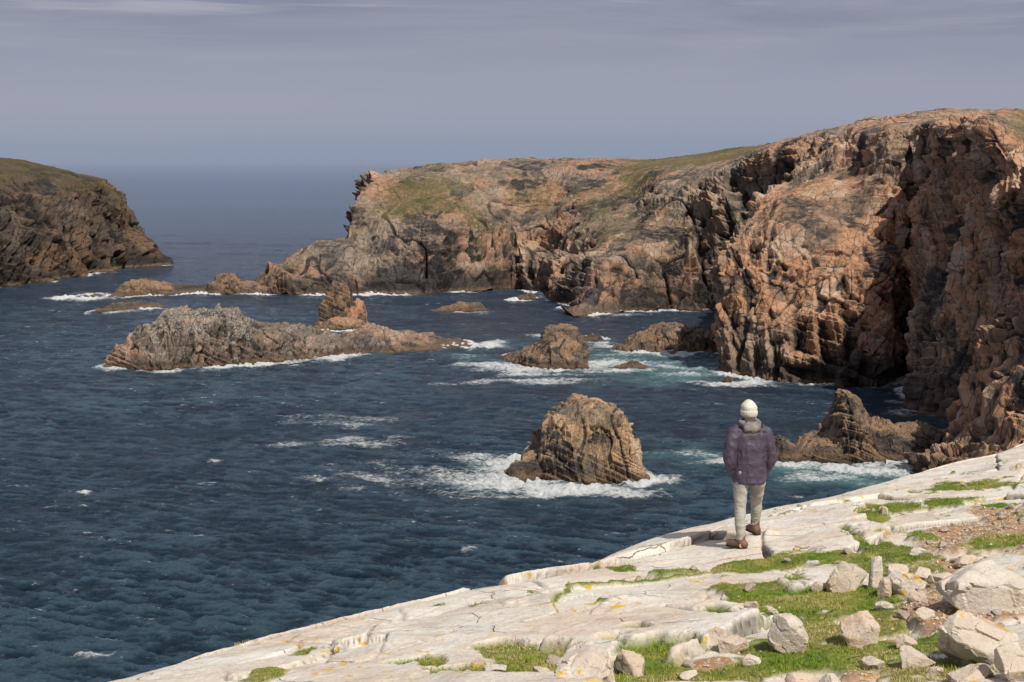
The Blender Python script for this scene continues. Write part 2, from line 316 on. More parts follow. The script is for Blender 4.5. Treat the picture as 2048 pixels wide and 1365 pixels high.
# ---------------------------------------------------------------- shaded headland
C=[
[(-420,620,420),(-420,540,425),(-420,460,432),(-420,400,445),(-420,345,470,.6),(-400,308,520,.8),(-400,300,700,.8),(-400,560,900)],
[(-200,600,470),(-200,530,475),(-200,450,483),(-200,395,497),(-200,345,515,.6),(-190,312,560,.8),(-190,306,720,.8),(-190,560,900)],
[(0,582,512),(0,520,518),(0,450,525,.1),(0,395,538,.3),(0,350,556,.6),(0,320,598,.8),(0,315,750,.8),(0,560,900)],
[(70,575,528),(70,520,535),(70,445,545,.1),(70,392,556,.3),(70,352,575,.6),(65,328,615,.8),(60,323,750,.8),(60,560,900)],
[(130,568,545),(130,500,553),(130,435,562,.2),(130,390,572,.4),(130,358,587,.6),(130,342,617,.7),(130,343,720,.7),(130,560,850)],
[(190,560,570),(190,500,580),(190,435,588,.3),(190,395,596,.4),(195,366,608,.6),(195,354,630,.6),(195,365,720,.5),(195,560,800)],
[(238,553,592),(238,505,600),(236,455,606,.3),(235,420,612,.4),(238,398,620,.5),(238,390,640,.3),(240,420,700),(240,560,760)],
[(285,548,602),(278,520,610),(270,490,617,.3),(266,470,622,.4),(266,462,630),(272,470,650),(275,500,680),(275,545,720)],
[(325,543,617),(322,528,622),(315,510,627),(308,496,633,.3),(308,490,642),(318,497,660),(325,520,680),(330,545,700)],
[(350,542,628),(350,533,632),(349,525,636),(348,519,640),(350,520,645),(352,528,655),(352,538,662),(352,548,670)],
]
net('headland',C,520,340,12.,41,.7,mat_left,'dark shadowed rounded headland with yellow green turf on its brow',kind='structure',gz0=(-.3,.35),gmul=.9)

# ---------------------------------------------------------------- sea stacks and islets
islet('sea_stack',[(1024,962),(1032,928),(1044,908),(1072,898),(1084,868),(1098,842),(1112,826),(1140,812),(1154,802),(1198,800),(1214,806),(1236,814),(1250,842),(1264,862),(1276,888),(1287,914),(1297,955)],[(1022,962),(1299,966)],8.5,5.2,67,.42,mat_stack,'square shouldered brown sea stack ringed by white surf',category='sea stack',nc=440,nr=380,ex=.62)
islet('rocky_islet',[(208,735),(225,707),(250,684),(275,664),(300,650),(328,626),(345,618),(400,616),(468,617),(482,632),(520,649),(600,655),(640,672),(700,672),(730,664),(755,660),(795,666),(850,672),(930,686),(962,698)],[(208,735),(370,740),(600,722),(700,712),(962,699)],12.,6.,71,.48,mat_islet,'long grey brown rocky islet dusted with pale lichen and guano',category='rocky islet',nc=760,nr=240,ex=.76)
islet('sea_stack',[(630,656),(640,638),(637,618),(648,598),(660,576),(668,556),(676,544),(690,545),(698,560),(703,580),(700,600),(706,628),(722,640),(742,656)],[(630,657),(742,657)],4.,3.0,83,.26,mat_low,'slim dark leaning sea stack with yellow lichen tip',category='sea stack',nc=240,nr=240,ex=.8)
islet('sea_rock',[(686,658),(696,626),(704,606),(714,597),(725,603),(732,622),(734,642),(742,658)],[(686,659),(742,659)],3.,2.4,85,.22,mat_red,'upright reddish boulder beside a slim stack',category='rock',nc=140,nr=160,ex=.8)
islet('sea_rock',[(622,660),(634,646),(664,636),(700,634),(730,642),(752,659)],[(622,661),(752,661)],5,2.4,85,.35,mat_red,'low reddish rock shelf under a slim stack',nc=160,nr=110)
G='low wave washed rocks scattered in the bay'
low=[
([(183,627),(200,618),(232,607),(270,604),(310,607),(330,616)],[(183,628),(330,618)],6,'low dark rock awash in the bay'),
([(215,597),(235,578),(262,562),(285,560),(330,563),(375,570),(440,578),(455,583)],[(215,598),(455,585)],10,'flat brown rock ledge with surf at its end'),
([(112,600),(150,594),(190,590),(215,594)],[(112,600),(215,596)],4,'nearly submerged rock in white surf'),
([(405,588),(420,572),(440,551),(470,548),(482,562),(530,566),(560,560),(570,585)],[(405,588),(570,590)],9,'humped brown rock joined to a ledge'),
([(862,626),(885,612),(920,606),(960,604),(978,622)],[(862,627),(978,624)],5,'low brown rock with foam around its base'),
([(1022,603),(1040,592),(1062,586),(1075,598)],[(1022,602),(1075,600)],4,'small reddish rock at the cliff foot'),
([(1082,680),(1090,655),(1120,649),(1150,655),(1165,672),(1170,680)],[(1082,681),(1170,681)],5,'dark jagged rock in surf'),
([(1160,686),(1175,670),(1195,669),(1212,682)],[(1160,686),(1212,684)],3,'small tan rock in surf'),
([(985,724),(1012,714),(1060,696),(1100,680),(1150,671),(1166,676),(1172,700),(1180,730)],[(985,724),(1100,742),(1180,736)],9,'brown wedge shaped rock surrounded by foam'),
([(1232,706),(1250,682),(1275,668),(1300,662),(1325,646),(1350,645),(1380,656),(1420,662),(1440,700)],[(1232,706),(1440,708)],9,'broad brown rock shelf at the cliff foot'),
([(1210,741),(1235,730),(1275,724),(1305,738)],[(1210,741),(1305,741)],3,'flat tan rock nearly awash'),
([(1438,768),(1446,755),(1462,753),(1470,768)],[(1438,769),(1470,769)],1.6,'small block of rock at the cliff foot'),
([(1290,712),(1320,706),(1345,704),(1370,712)],[(1290,713),(1370,713)],3,'flat dark rock nearly awash'),
]
for i,(pr,vb,dp,lb) in enumerate(low):
    islet('sea_rock',pr,vb,dp,2.8 if dp<7 else 4.,90+i*3,.55,mat_low,lb,nc=260,nr=120,grp=G,ex=.85)
islet('rock_ledge',[(1528,925),(1545,892),(1562,876),(1590,894),(1618,876),(1650,868),(1664,854),(1671,810),(1688,784),(1710,790),(1728,828),(1745,842),(1765,834),(1795,854),(1850,844),(1885,864),(1950,854),(2000,864)],[(1528,922),(1700,925),(1900,915),(2000,915)],7.,2.8,155,.5,mat_low,'jagged brown rock ledge with a pinnacle at the cliff foot',category='rock ledge',nc=640,nr=240,ex=.8)
islet('rock_ledge',[(1850,975),(1885,925),(1930,880),(1958,855),(1962,790),(1985,745),(2010,700),(2040,650),(2070,615),(2200,520),(2500,480),(2520,800)],[(1850,1000),(2520,1010)],16.,5.5,161,.7,mat_right,'reddish buttress of broken rock at the cliff foot',category='rock ledge',nc=420,nr=300,ex=.55)
print('cliffs',time.time()-T0)

# ---------------------------------------------------------------- sea
WG=np.concatenate(waterpts); cell=.5
x0,x1,y0,y1=-330.,170.,130.,720.
nx,ny=int((x1-x0)/cell),int((y1-y0)/cell)
R=np.zeros((nx,ny),np.float32)
ii=((WG-np.array([x0,y0]))/cell).astype(int); ok=(ii[:,0]>=0)&(ii[:,0]<nx)&(ii[:,1]>=0)&(ii[:,1]<ny)
R[ii[ok,0],ii[ok,1]]=1
def gblur(R,sx,sy):
    fx=np.fft.fftfreq(R.shape[0])[:,None]; fy=np.fft.rfftfreq(R.shape[1])[None]
    return np.fft.irfft2(np.fft.rfft2(R)*np.exp(-2*math.pi**2*((sx*fx)**2+(sy*fy)**2)),s=R.shape)
R1=np.clip(gblur(R,3.,4.)*7.0,0,1); R2=np.clip(gblur(R,8,9)*9,0,1)
rows=[]
y=55.
while y<900: rows.append(y); y+=(.5 if y<112 else max(.125,y*y/(H*F)*.85))
while y<90000: rows.append(y); y*=1.03
ys=np.array(rows); ncx=1350
a=np.linspace(-1,1,ncx)
X=a[:,None]*(ys*.42+10)[None]; Y=np.repeat(ys[None],ncx,0)
p=np.stack([X.ravel(),Y.ravel(),np.zeros(X.size)],1).astype(np.float32)
sp=np.gradient(ys); spv=np.repeat(np.maximum(sp,(ys*.42+10)*2/ncx)[None],ncx,0).ravel()
warp=fbm(p/5.,3,290)*1.8
gust=.8+.4*sstep(-.3,.3,fbm(p*np.array([1,.6,1],np.float32)/40.,3,295))
z=np.zeros(len(p)); chop=np.zeros(len(p))
for L,am,sd,rot in ((45,.30,1,.35),(19,.16,2,.25),(9,.10,3,.45),(4.5,.13,4,.25),(2.3,.18,5,.5),(1.35,.19,6,.15),(.8,.15,7,.5),(.5,.10,8,-.1)):
    fade=np.clip(L/(spv*1.8),0,1)
    m=fade>.03; pm=p[m]
    q=np.stack([pm[:,0]*math.cos(rot)-pm[:,1]*math.sin(rot)+warp[m],pm[:,0]*math.sin(rot)+pm[:,1]*math.cos(rot)+warp[m]*.6,pm[:,2]],1)/np.array([L*1.8,L*.8,L])
    v=vn(q+.37*sd,sd+200); hv=am*(1-2.4*np.abs(v))*fade[m]*.75
    z[m]+=hv
    if L<12: chop[m]+=hv
z*=gust; chop*=gust
near=np.clip(1.-(p[:,1]-2500)/2500,0,1); z*=near; z-=.15; chop*=near
def samp(G):
    gx=np.clip((p[:,0]-x0)/cell,0,nx-1.01); gy=np.clip((p[:,1]-y0)/cell,0,ny-1.01)
    i=gx.astype(int); j=gy.astype(int); fx=gx-i; fy=gy-j
    v=G[i,j]*(1-fx)*(1-fy)+G[i+1,j]*fx*(1-fy)+G[i,j+1]*(1-fx)*fy+G[i+1,j+1]*fx*fy
    ins=(p[:,0]>x0)&(p[:,0]<x1)&(p[:,1]>y0)&(p[:,1]<y1)
    return v*ins
lown=fbm(p/12.,3,300)
foam=samp(R1)*np.clip(.58+lown*1.4,.0,.95)
aqua=samp(R2)*.3
# eddies bend the foam trails
ex_=fbm(p/14.,3,310); ey_=fbm(p/14.+40,3,320); brkn=np.clip(.82+.9*fbm(p*np.array([.5,1.3,1],np.float32)/6.,4,330),.3,1.15)
zones=[(1080,974,130,16,.98,.6),(985,950,110,26,.86,.5),(900,935,130,44,.70,.3),(830,955,160,28,.60,.2),(790,925,130,26,.58,.1),(640,842,150,12,.60,0),(690,875,120,16,.60,0),(740,890,140,16,.6,0),(780,880,90,12,.6,0),(550,890,80,9,.58,0),(600,838,100,8,.58,0),(1200,982,110,12,.8,.4),(880,985,160,18,.56,.2),
(1340,905,130,22,.70,.6),(1420,925,120,20,.68,.55),(1270,955,70,14,.7,.4),(1660,936,170,20,.78,.9),(1580,925,70,16,.8,.7),(1790,926,100,18,.76,.8),(1600,995,40,5,.6,.1),(1700,962,150,18,.60,.8),
(990,735,120,13,.82,.3),(1100,744,180,14,.76,.5),(1180,722,180,24,.68,.65),(1300,742,170,22,.64,.75),(1350,715,120,13,.64,.45),(1500,767,130,11,.82,.5),(1230,690,110,9,.68,.3),(1120,675,70,7,.7,.2),(930,742,80,8,.7,.2),(1000,765,150,9,.56,.2),(1150,770,170,12,.56,.4),(1400,760,80,18,.62,.5),
(990,694,45,8,.9,.2),(640,716,50,7,.9,.1),(240,738,80,6,.8,.1),(420,738,120,5,.66,.1),(540,728,90,5,.62,0),(650,657,90,8,.75,.2),(170,596,60,6,.9,.1),(230,624,60,5,.66,0),(930,624,70,6,.7,.1),(560,587,90,5,.62,0),(800,592,90,4,.6,0),
(1130,597,50,6,.8,.1),(1140,622,40,9,.72,.1),(1290,630,150,4,.56,0),(1790,820,60,16,.7,.4),(1010,578,60,4,.56,0),(420,578,50,5,.66,0),(940,1105,26,7,.68,0),(430,925,30,4,.6,0),(170,988,22,4,.68,0),(740,1038,22,4,.62,0),(400,1285,50,8,.54,0),(90,1065,28,5,.6,0),(240,1310,90,12,.5,0),(100,1290,50,8,.48,0),(1110,1145,26,5,.54,0),(600,960,80,8,.56,0),(700,975,80,8,.57,0),(430,955,14,3,.7,0),(560,960,40,5,.58,0),(930,1170,40,5,.52,0),(380,1078,20,4,.57,0)]
for u,v,ru,rv,fo,aq in zones:
    D=H*F/(v-V0); cx=(u-U0)/F*D; sx=ru*D/F; sy=rv*D*D/(H*F)
    qx=(p[:,0]-cx)/sx+ex_*1.1; qy=(p[:,1]-D)/sy+ey_*1.5
    e=np.exp(-.8*(qx**2+qy**2))
    foam=np.maximum(foam,e*fo*(brkn if fo<.8 else 1.))
    e2=np.exp(-.40*(qx**2+qy**2)); aqua=np.maximum(aqua,e2*aq)
z+=np.clip(foam-.3,0,1)*.9*(np.abs(fbm(p/1.2,3,400))*2)
P=np.stack([X.ravel(),Y.ravel(),z],1).reshape(ncx,len(ys),3)

m,nt,pb=newmat('sea_water')
pos=N(nt,'ShaderNodeNewGeometry').outputs['Position']
fo=AT(nt,'foam'); aq=AT(nt,'aqua'); ch=AT(nt,'chop')
sep=N(nt,'ShaderNodeSeparateXYZ',{0:pos}); yy=sep.outputs[1]
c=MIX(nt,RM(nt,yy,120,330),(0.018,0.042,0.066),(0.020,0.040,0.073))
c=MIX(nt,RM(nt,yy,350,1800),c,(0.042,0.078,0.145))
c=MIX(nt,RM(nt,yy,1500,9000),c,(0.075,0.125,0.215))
c=MIX(nt,RM(nt,yy,9000,50000),c,(0.12,0.165,0.255))  # distance haze painted in: far water fades toward the sky colour
pn=NO(nt,MAP(nt,pos,(.010,.035,1),(0,0,.2)),1.,6,.62)
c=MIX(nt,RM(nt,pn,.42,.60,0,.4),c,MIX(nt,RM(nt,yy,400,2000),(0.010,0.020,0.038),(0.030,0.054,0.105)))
nr_=RM(nt,yy,900,300)
c=MIX(nt,M(nt,'MULTIPLY',RM(nt,ch,.02,.46,0,.9),nr_),c,(0.065,0.12,0.170))  # light and shade of the waves painted in: paler crests, darker troughs
c=MIX(nt,RM(nt,ch,.0,-.34,0,.8),c,(0.007,0.014,0.027))
c=MIX(nt,M(nt,'MULTIPLY',RM(nt,M(nt,'ADD',aq,M(nt,'MULTIPLY',M(nt,'SUBTRACT',NO(nt,pos,.15,6),.5),1.0)),.25,.95),.75),c,(0.13,0.30,0.31))
ms=MAP(nt,pos,(.65,1.7,1),(0,0,.2))
l1=NO(nt,ms,.2,9,.74,1.2); l2=NO(nt,ms,1.3,7,.76,.8)
vo=N(nt,'ShaderNodeTexVoronoi',{'Vector':N(nt,'ShaderNodeVectorMath',{0:ms,1:N(nt,'ShaderNodeTexNoise',{'Vector':pos,'Scale':.5,'Detail':5}).outputs['Color']},operation='ADD').outputs[0],'Scale':.8},feature='DISTANCE_TO_EDGE').outputs['Distance']
lace=M(nt,'ADD',M(nt,'ADD',M(nt,'MULTIPLY',l1,.6),M(nt,'MULTIPLY',l2,.4)),M(nt,'MULTIPLY',RM(nt,vo,.22,.0),.08))
th=M(nt,'SUBTRACT',.86,M(nt,'MULTIPLY',fo,.60))
dl=M(nt,'SUBTRACT',lace,th)
fm=M(nt,'ADD',N(nt,'ShaderNodeMapRange',{0:dl,1:-.09,2:.04,3:0.,4:.30}).outputs[0],N(nt,'ShaderNodeMapRange',{0:dl,1:-.01,2:.14,3:0.,4:.68}).outputs[0])
fm=M(nt,'MULTIPLY',fm,RM(nt,fo,.05,.35))
wc=M(nt,'MULTIPLY',RM(nt,NO(nt,MAP(nt,pos,(.24,.62,1),(0,0,.15)),1.,8,.78,.6),.60,.67),RM(nt,NO(nt,pos,.02,3),.38,.56))
wc=M(nt,'MULTIPLY',wc,RM(nt,yy,1800,700))
wc=M(nt,'MULTIPLY',wc,RM(nt,ch,.0,.25))
fm=M(nt,'MAXIMUM',fm,M(nt,'MULTIPLY',wc,.85))
c2=MIX(nt,fm,c,(0.84,0.86,0.86))
nt.links.new(c2,pb.inputs['Base Color'])
nt.links.new(RM(nt,fm,0,.6,.12,.85),pb.inputs['Roughness'])
pb.inputs['IOR'].default_value=1.33
pb.inputs['Specular IOR Level'].default_value=.5
h1=NO(nt,MAP(nt,pos,(1,1.8,1),(0,0,.35)),1.6,6,.72,.1); h2=NO(nt,MAP(nt,pos,(1,1.5,1),(0,0,-.2)),4.5,5,.7,.1)
hh=M(nt,'ADD',M(nt,'MULTIPLY',h1,.8),M(nt,'ADD',M(nt,'MULTIPLY',h2,.36),M(nt,'MULTIPLY',fm,.12)))
bp=N(nt,'ShaderNodeBump',{'Height':hh,'Strength':1.,'Distance':1.1})
nt.links.new(bp.outputs[0],pb.inputs['Normal'])
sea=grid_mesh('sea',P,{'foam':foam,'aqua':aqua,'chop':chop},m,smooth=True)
sea["kind"]="structure"; sea["label"]="choppy dark blue sea with white foam and turquoise shallows"
print('sea',time.time()-T0,P.shape)

# ---------------------------------------------------------------- foreground ground
E0=np.array([-2.94,11.]); dv=np.array([.665,.747]); nv=np.array([.747,-.665])
et=[-30,-10,0,1.68,4.78,6.48,8.06,10,12.56,14.9,17.4,30,60]
ez=[42.8,41.7,41.0,40.82,40.6,40.47,40.36,40.29,40.17,40.13,40.12,40.5,42.]
eo=[0,0,0,-.37,-.49,-.24,-.70,-.75,-.63,-.57,-.1,0.2,0]
def ground_base(t,s):
    q=s-np.interp(t,et,eo); zz=np.interp(t,et,ez)
    r=np.clip(-q,0,None)
    ins=zz+.17*np.clip(q,0,None)
    out=-.2*r-.35*np.minimum(r,2.5)**2-1.75*np.clip(r-2.5,0,None)
    return ins+out
def ts(x,y):
    rx=x-E0[0]; ry=y-E0[1]; return rx*dv[0]+ry*dv[1], rx*nv[0]+ry*nv[1]
def on_ground(u,v):
    for D in np.arange(4.,40.,.02):
        x,y,zz=S(u,v,D); t,s=ts(x,y)
        if zz<=ground_base(np.array(t),np.array(s)): return x,y,D
    return x,y,D
tt=np.concatenate([np.linspace(-30,-3,80,endpoint=False),np.linspace(-3,22,1150,endpoint=False),np.linspace(22,60,90)])
ss=np.concatenate([np.linspace(-34,-2.4,110,endpoint=False),np.linspace(-2.4,8,500,endpoint=False),np.linspace(8,30,60)])
TT,SS=np.meshgrid(tt,ss,indexing='ij')
GX=E0[0]+TT*dv[0]+SS*nv[0]; GY=E0[1]+TT*dv[1]+SS*nv[1]
tsp=np.stack([TT.ravel(),SS.ravel(),np.zeros(TT.size)],1).astype(np.float32)
wt=tsp+np.stack([fbm(tsp/1.3,4,530),fbm(tsp/1.3+9,4,540),0*tsp[:,0]],1)*.22
sk_=np.stack([wt[:,0]+.35*wt[:,1],wt[:,1]-.1*wt[:,0],wt[:,2]],1)
f1,e1,r1,t1=facet(sk_/np.array([2.6,1.5,1.])+[0,0,.5],551,True)
f2,e2,r2,t2=facet(sk_/np.array([1.0,.6,1.])+[0,0,.5],552,True)
f3,e3,r3,t3=facet(wt/np.array([.24,.16,1.])+[0,0,.5],553,True)
eq=SS-np.interp(TT,et,eo)
base=ground_base(TT,SS)
base=smooth_axis(base,10,0)
gp=np.stack([GX.ravel(),GY.ravel(),np.zeros(GX.size)],1).astype(np.float32)
def blobs(lst):
    o=np.zeros(len(gp))
    for u,v,ru,rv,w in lst:
        x,y,D=on_ground(u,v); xa,ya,Da=on_ground(u,v-rv*.5); xb,yb,Db=on_ground(u,v+rv*.5)
        sy=max(.12,abs(Da-Db)); sx=ru*D/F
        o=np.maximum(o,w*np.exp(-.8*(((gp[:,0]-x)/sx)**2+((gp[:,1]-y)/sy)**2)))
    return o
gpatch=[(1080,1322,95,30,1),(1000,1300,60,12,.9),(1310,1298,90,16,1),(1230,1290,60,10,.8),(1440,1235,45,18,1),(1560,1195,85,28,1),(1690,1200,80,40,1),(1630,1250,80,40,1),(1660,1300,130,36,1),(1600,1118,80,13,1),(1500,1128,60,9,.9),(1795,1102,45,24,1),(1760,1140,25,30,.9),(1850,1070,30,10,.8),(1740,1030,30,8,1),(1800,1012,70,7,1),(1960,968,80,8,1),(1890,1000,50,5,.9),(1910,1290,70,36,1),(1350,1140,50,6,.8),(1240,1133,30,5,.7),(1330,1345,170,24,1),(1480,1335,110,24,1),(600,1300,25,8,.8),(1470,1180,30,25,.9),(1820,1340,90,26,1),(870,1325,35,14,.9),(530,1345,40,14,.8),(2020,1075,60,12,.9),(1990,1010,30,8,.7),(1740,1090,14,30,.8),(1060,1180,14,14,.7),(1270,1268,30,8,.7),(1900,1340,80,24,1),(2000,1320,70,24,1),(950,1345,90,16,.9),(1200,1350,120,16,.9),(1760,1240,50,24,.8)]
dpatch=[(1960,1070,110,30,1),(2020,1030,60,25,1),(1870,1190,90,30,1),(1780,1285,60,18,.9),(1900,1235,70,24,1),(1520,1290,50,12,.8),(1720,1345,50,12,.8),(1880,1130,70,20,.9),(1980,1215,60,20,1),(1420,1320,50,10,.7),(1800,1215,50,18,.8)]
gm=blobs(gpatch); dm=blobs(dpatch)
gn=fbm(gp/.45,4,500)*.55+fbm(gp/.12,2,510)*.28
grass=sstep(.31,.48,gm+gn); dirt=sstep(.34,.56,dm+fbm(gp/.6,4,520)*.5)*(1-grass)
tj=np.exp(-(e1/.035)**2)*sstep(.05,.35,fbm(gp/.9,3,568))*sstep(-.2,.6,eq.ravel())
grass=np.maximum(grass,sstep(.35,.7,tj+.4*fbm(gp/.1,2,569)))
px,py,pD=on_ground(1499,1090)
calm=np.exp(-(((gp[:,0]-px)/.45)**2+((gp[:,1]-py-.1)/.5)**2))
kerb=np.exp(-(((gp[:,0]-px-.16)/.24)**2+((gp[:,1]-py-.30)/.20)**2))
brk=sstep(-.05,.3,fbm(tsp/2.2,3,560))
edge=sstep(.9,.1,eq.ravel())
bigamp=1-.6*edge
rockz=bigamp*(.17*(r1-.5)+.10*t1)-.075*np.exp(-(e1/.014)**2)+brk*bigamp*(.065*(r2-.5)+.05*t2)-brk*.04*np.exp(-(e2/.02)**2)+brk*.010*(r3-.5)+.06*fbm(gp/1.1,2,570)*bigamp+.009*fbm(gp/.16,4,580)+.004*fbm(gp/.04,2,585)
softz=-.02+.05*fbm(gp/.35,3,590)+.02*fbm(gp/.08,2,595)
soft=np.clip(grass+dirt,0,1)
det=rockz*(1-soft)+softz*soft
far=sstep(2.,6.,-eq.ravel())
det=det*(1-calm)+.09*kerb+far*(2.2*fbm(np.stack([gp[:,0],gp[:,1],base.ravel()],1)/5.,4,600))
GZ=base+det.reshape(base.shape)
def gz(x,y):
    t,s=ts(x,y); i=np.clip(np.interp(t,tt,np.arange(len(tt))),0,len(tt)-1.01); j=np.clip(np.interp(s,ss,np.arange(len(ss))),0,len(ss)-1.01)
    a=np.asarray(i).astype(int); b=np.asarray(j).astype(int); fx=i-a; fy=j-b
    return GZ[a,b]*(1-fx)*(1-fy)+GZ[a+1,b]*fx*(1-fy)+GZ[a,b+1]*(1-fx)*fy+GZ[a+1,b+1]*fx*fy
def pale_rock_color(nt,pos,k=1.,g=1.):
    n1=NO(nt,pos,.7*k,5,.6,.5); n2=NO(nt,pos,4*k,8,.7,.1); n3=NO(nt,pos,30*k,5,.7); 
    st=NO(nt,MAP(nt,pos,(1.3*k,2.0*k,4*k),(0.1,.1,.72)),1.,9,.70,.1)
    c=MIX(nt,RM(nt,n1,.40,.68),(0.68*g,0.63*g,0.55*g),(0.64*g,0.51*g,0.40*g))
    c=MIX(nt,RM(nt,st,.48,.66,0,.6),c,(0.79*g,0.75*g,0.68*g))
    c=MIX(nt,RM(nt,st,.45,.33,0,.45),c,(0.45*g,0.38*g,0.30*g))
    c=MIX(nt,RM(nt,n2,.53,.71,0,.6),c,(0.34,0.31,0.27))
    c=MIX(nt,RM(nt,NO(nt,pos,1.7*k,7,.70),.54,.66,0,.55),c,(0.42,0.39,0.345))
    c=MIX(nt,RM(nt,n3,.50,.70,0,.55),c,(0.28,0.24,0.20))
    c=MIX(nt,RM(nt,n3,.42,.25,0,.45),c,(0.80*g,.76*g,.68*g))
    ye=M(nt,'MULTIPLY',RM(nt,NO(nt,pos,8*k,4,.6),.60,.64),RM(nt,NO(nt,pos,.9*k,3),.49,.57))
    c=MIX(nt,ye,c,(0.64,.39,.03))
    return c,n2,n3,st
m,nt,pb=newmat('pale_gneiss_ground')
pos=N(nt,'ShaderNodeNewGeometry').outputs['Position']
c,n2,n3,st=pale_rock_color(nt,pos)
z=N(nt,'ShaderNodeSeparateXYZ',{0:pos}).outputs[2]
crk=AT(nt,'crack')
c=MIX(nt,M(nt,'MULTIPLY',crk,.92),c,(0.075,.058,.042))
vc=N(nt,'ShaderNodeTexVoronoi',{'Vector':N(nt,'ShaderNodeVectorMath',{0:MAP(nt,pos,(.6,1.4,.8),(0,0,.72)),1:N(nt,'ShaderNodeTexNoise',{'Vector':pos,'Scale':.7,'Detail':5}).outputs['Color']},operation='ADD').outputs[0],'Scale':1.1},feature='DISTANCE_TO_EDGE').outputs['Distance']
hair=M(nt,'MULTIPLY',RM(nt,vc,.009,.0),RM(nt,n1_:=NO(nt,pos,1.1,3),.45,.55))
c=MIX(nt,M(nt,'MULTIPLY',hair,.6),c,(0.16,.13,.10))
c=MIX(nt,RM(nt,z,38.3,36.5),c,(0.2,.14,.1))
c=MIX(nt,RM(nt,z,6,3),c,(0.04,.035,.03))
dc=MIX(nt,NO(nt,pos,12,6,.7),(0.20,.11,.05),(0.48,.29,.15))
vd=N(nt,'ShaderNodeTexVoronoi',{'Vector':pos,'Scale':22.},feature='F1')
dc=MIX(nt,RM(nt,vd.outputs['Distance'],.5,.15,0,.6),dc,MIX(nt,.3,(0.54,.39,.25),vd.outputs['Color'],'SOFT_LIGHT'))
c=MIX(nt,AT(nt,'dirt'),c,dc)
gc=MIX(nt,RM(nt,NO(nt,pos,1.6,5),.38,.62),(0.13,0.185,0.022),(0.28,0.24,0.07))
gc=MIX(nt,RM(nt,NO(nt,pos,25,4,.7),.4,.65,0,.8),gc,(0.07,.09,.014))
c=MIX(nt,AT(nt,'grass'),c,gc)
nt.links.new(c,pb.inputs['Base Color']); pb.inputs['Roughness'].default_value=.85; pb.inputs['Specular IOR Level'].default_value=.25
hh=M(nt,'ADD',M(nt,'MULTIPLY',n2,.032),M(nt,'ADD',M(nt,'MULTIPLY',n3,.011),M(nt,'ADD',M(nt,'MULTIPLY',st,.012),M(nt,'MULTIPLY',hair,-.018))))
bp=N(nt,'ShaderNodeBump',{'Height':hh,'Strength':1.,'Distance':1.}); nt.links.new(bp.outputs[0],pb.inputs['Normal'])
crackv=np.clip(np.exp(-(e1/.015)**2)*sstep(-.5,-.1,fbm(tsp/1.2,2,565))+brk*.85*np.exp(-(e2/.020)**2),0,1)*(1-soft)*sstep(-.6,-.1,eq.ravel())
gob=grid_mesh('ground',np.stack([GX,GY,GZ],-1)[::-1],{'grass':grass.reshape(base.shape)[::-1],'dirt':dirt.reshape(base.shape)[::-1],'crack':crackv.reshape(base.shape)[::-1]},m,smooth=True)
gob["kind"]="structure"; gob["label"]="pale pinkish gneiss slabs with cracks, turf patches and gravelly soil"
# ---------------------------------------------------------------- grass blades
def interp_mask(Mk,x,y):
    t,s=ts(x,y); i=np.clip(np.interp(t,tt,np.arange(len(tt))),0,len(tt)-1).astype(int); j=np.clip(np.interp(s,ss,np.arange(len(ss))),0,len(ss)-1).astype(int)
    return Mk.reshape(base.shape)[i,j]
nb=1000000
t_=rs.uniform(-1,19,nb); s_=rs.uniform(-1.2,7.5,nb)
bx=E0[0]+t_*dv[0]+s_*nv[0]; by=E0[1]+t_*dv[1]+s_*nv[1]
gmv=interp_mask(grass,bx,by)
keep=rs.rand(nb)<gmv*.95
bx,by=bx[keep],by[keep]; n=len(bx); bz=gz(bx,by)
pp=np.stack([bx,by,0*bx],1).astype(np.float32)
cl=fbm(pp/.5,3,700); tuft=np.clip(fbm(pp/.14,2,710)*2.2,-.6,1.5)
hgt=(.007+.015*rs.rand(n)**1.5)*(1+.9*tuft); wd=.0024+.002*rs.rand(n)
an=rs.uniform(0,6.283,n); lean=rs.uniform(0,1.2,n); la=rs.uniform(0,6.283,n)
sx=np.cos(an)*wd; sy=np.sin(an)*wd; lx=np.cos(la)*lean*hgt; ly=np.sin(la)*lean*hgt
V=np.stack([np.stack([bx-sx,by-sy,bz-.003],1),np.stack([bx+sx,by+sy,bz-.003],1),np.stack([bx+lx,by+ly,bz+hgt],1)],1).reshape(-1,3)
me=bpy.data.meshes.new('grass'); me.vertices.add(3*n); me.vertices.foreach_set('co',V.ravel().astype(np.float32))
me.loops.add(3*n); me.loops.foreach_set('vertex_index',np.arange(3*n,dtype=np.int32)); me.polygons.add(n); me.polygons.foreach_set('loop_start',np.arange(n,dtype=np.int32)*3); me.update(calc_edges=True)
at=me.attributes.new('tone','FLOAT','POINT'); at.data.foreach_set('value',np.repeat(np.clip(.5+cl*1.4+rs.uniform(-.2,.2,n),0,1),3).astype(np.float32))
m,nt,pb=newmat('grass_blades'); tn=AT(nt,'tone')
c=MIX(nt,RM(nt,tn,.2,.6),(0.12,0.205,0.018),(0.27,0.30,0.04)); c=MIX(nt,RM(nt,tn,.6,.88),c,(0.44,.36,.16))
nt.links.new(c,pb.inputs['Base Color']); pb.inputs['Roughness'].default_value=.6; pb.inputs['Specular IOR Level'].default_value=.2
me.materials.append(m); gro=bpy.data.objects.new('grass',me); scene.collection.objects.link(gro); gro['kind']='stuff'; gro['label']='short green turf growing between pale rock slabs'; gro['category']='grass'
print('grass',n,time.time()-T0)

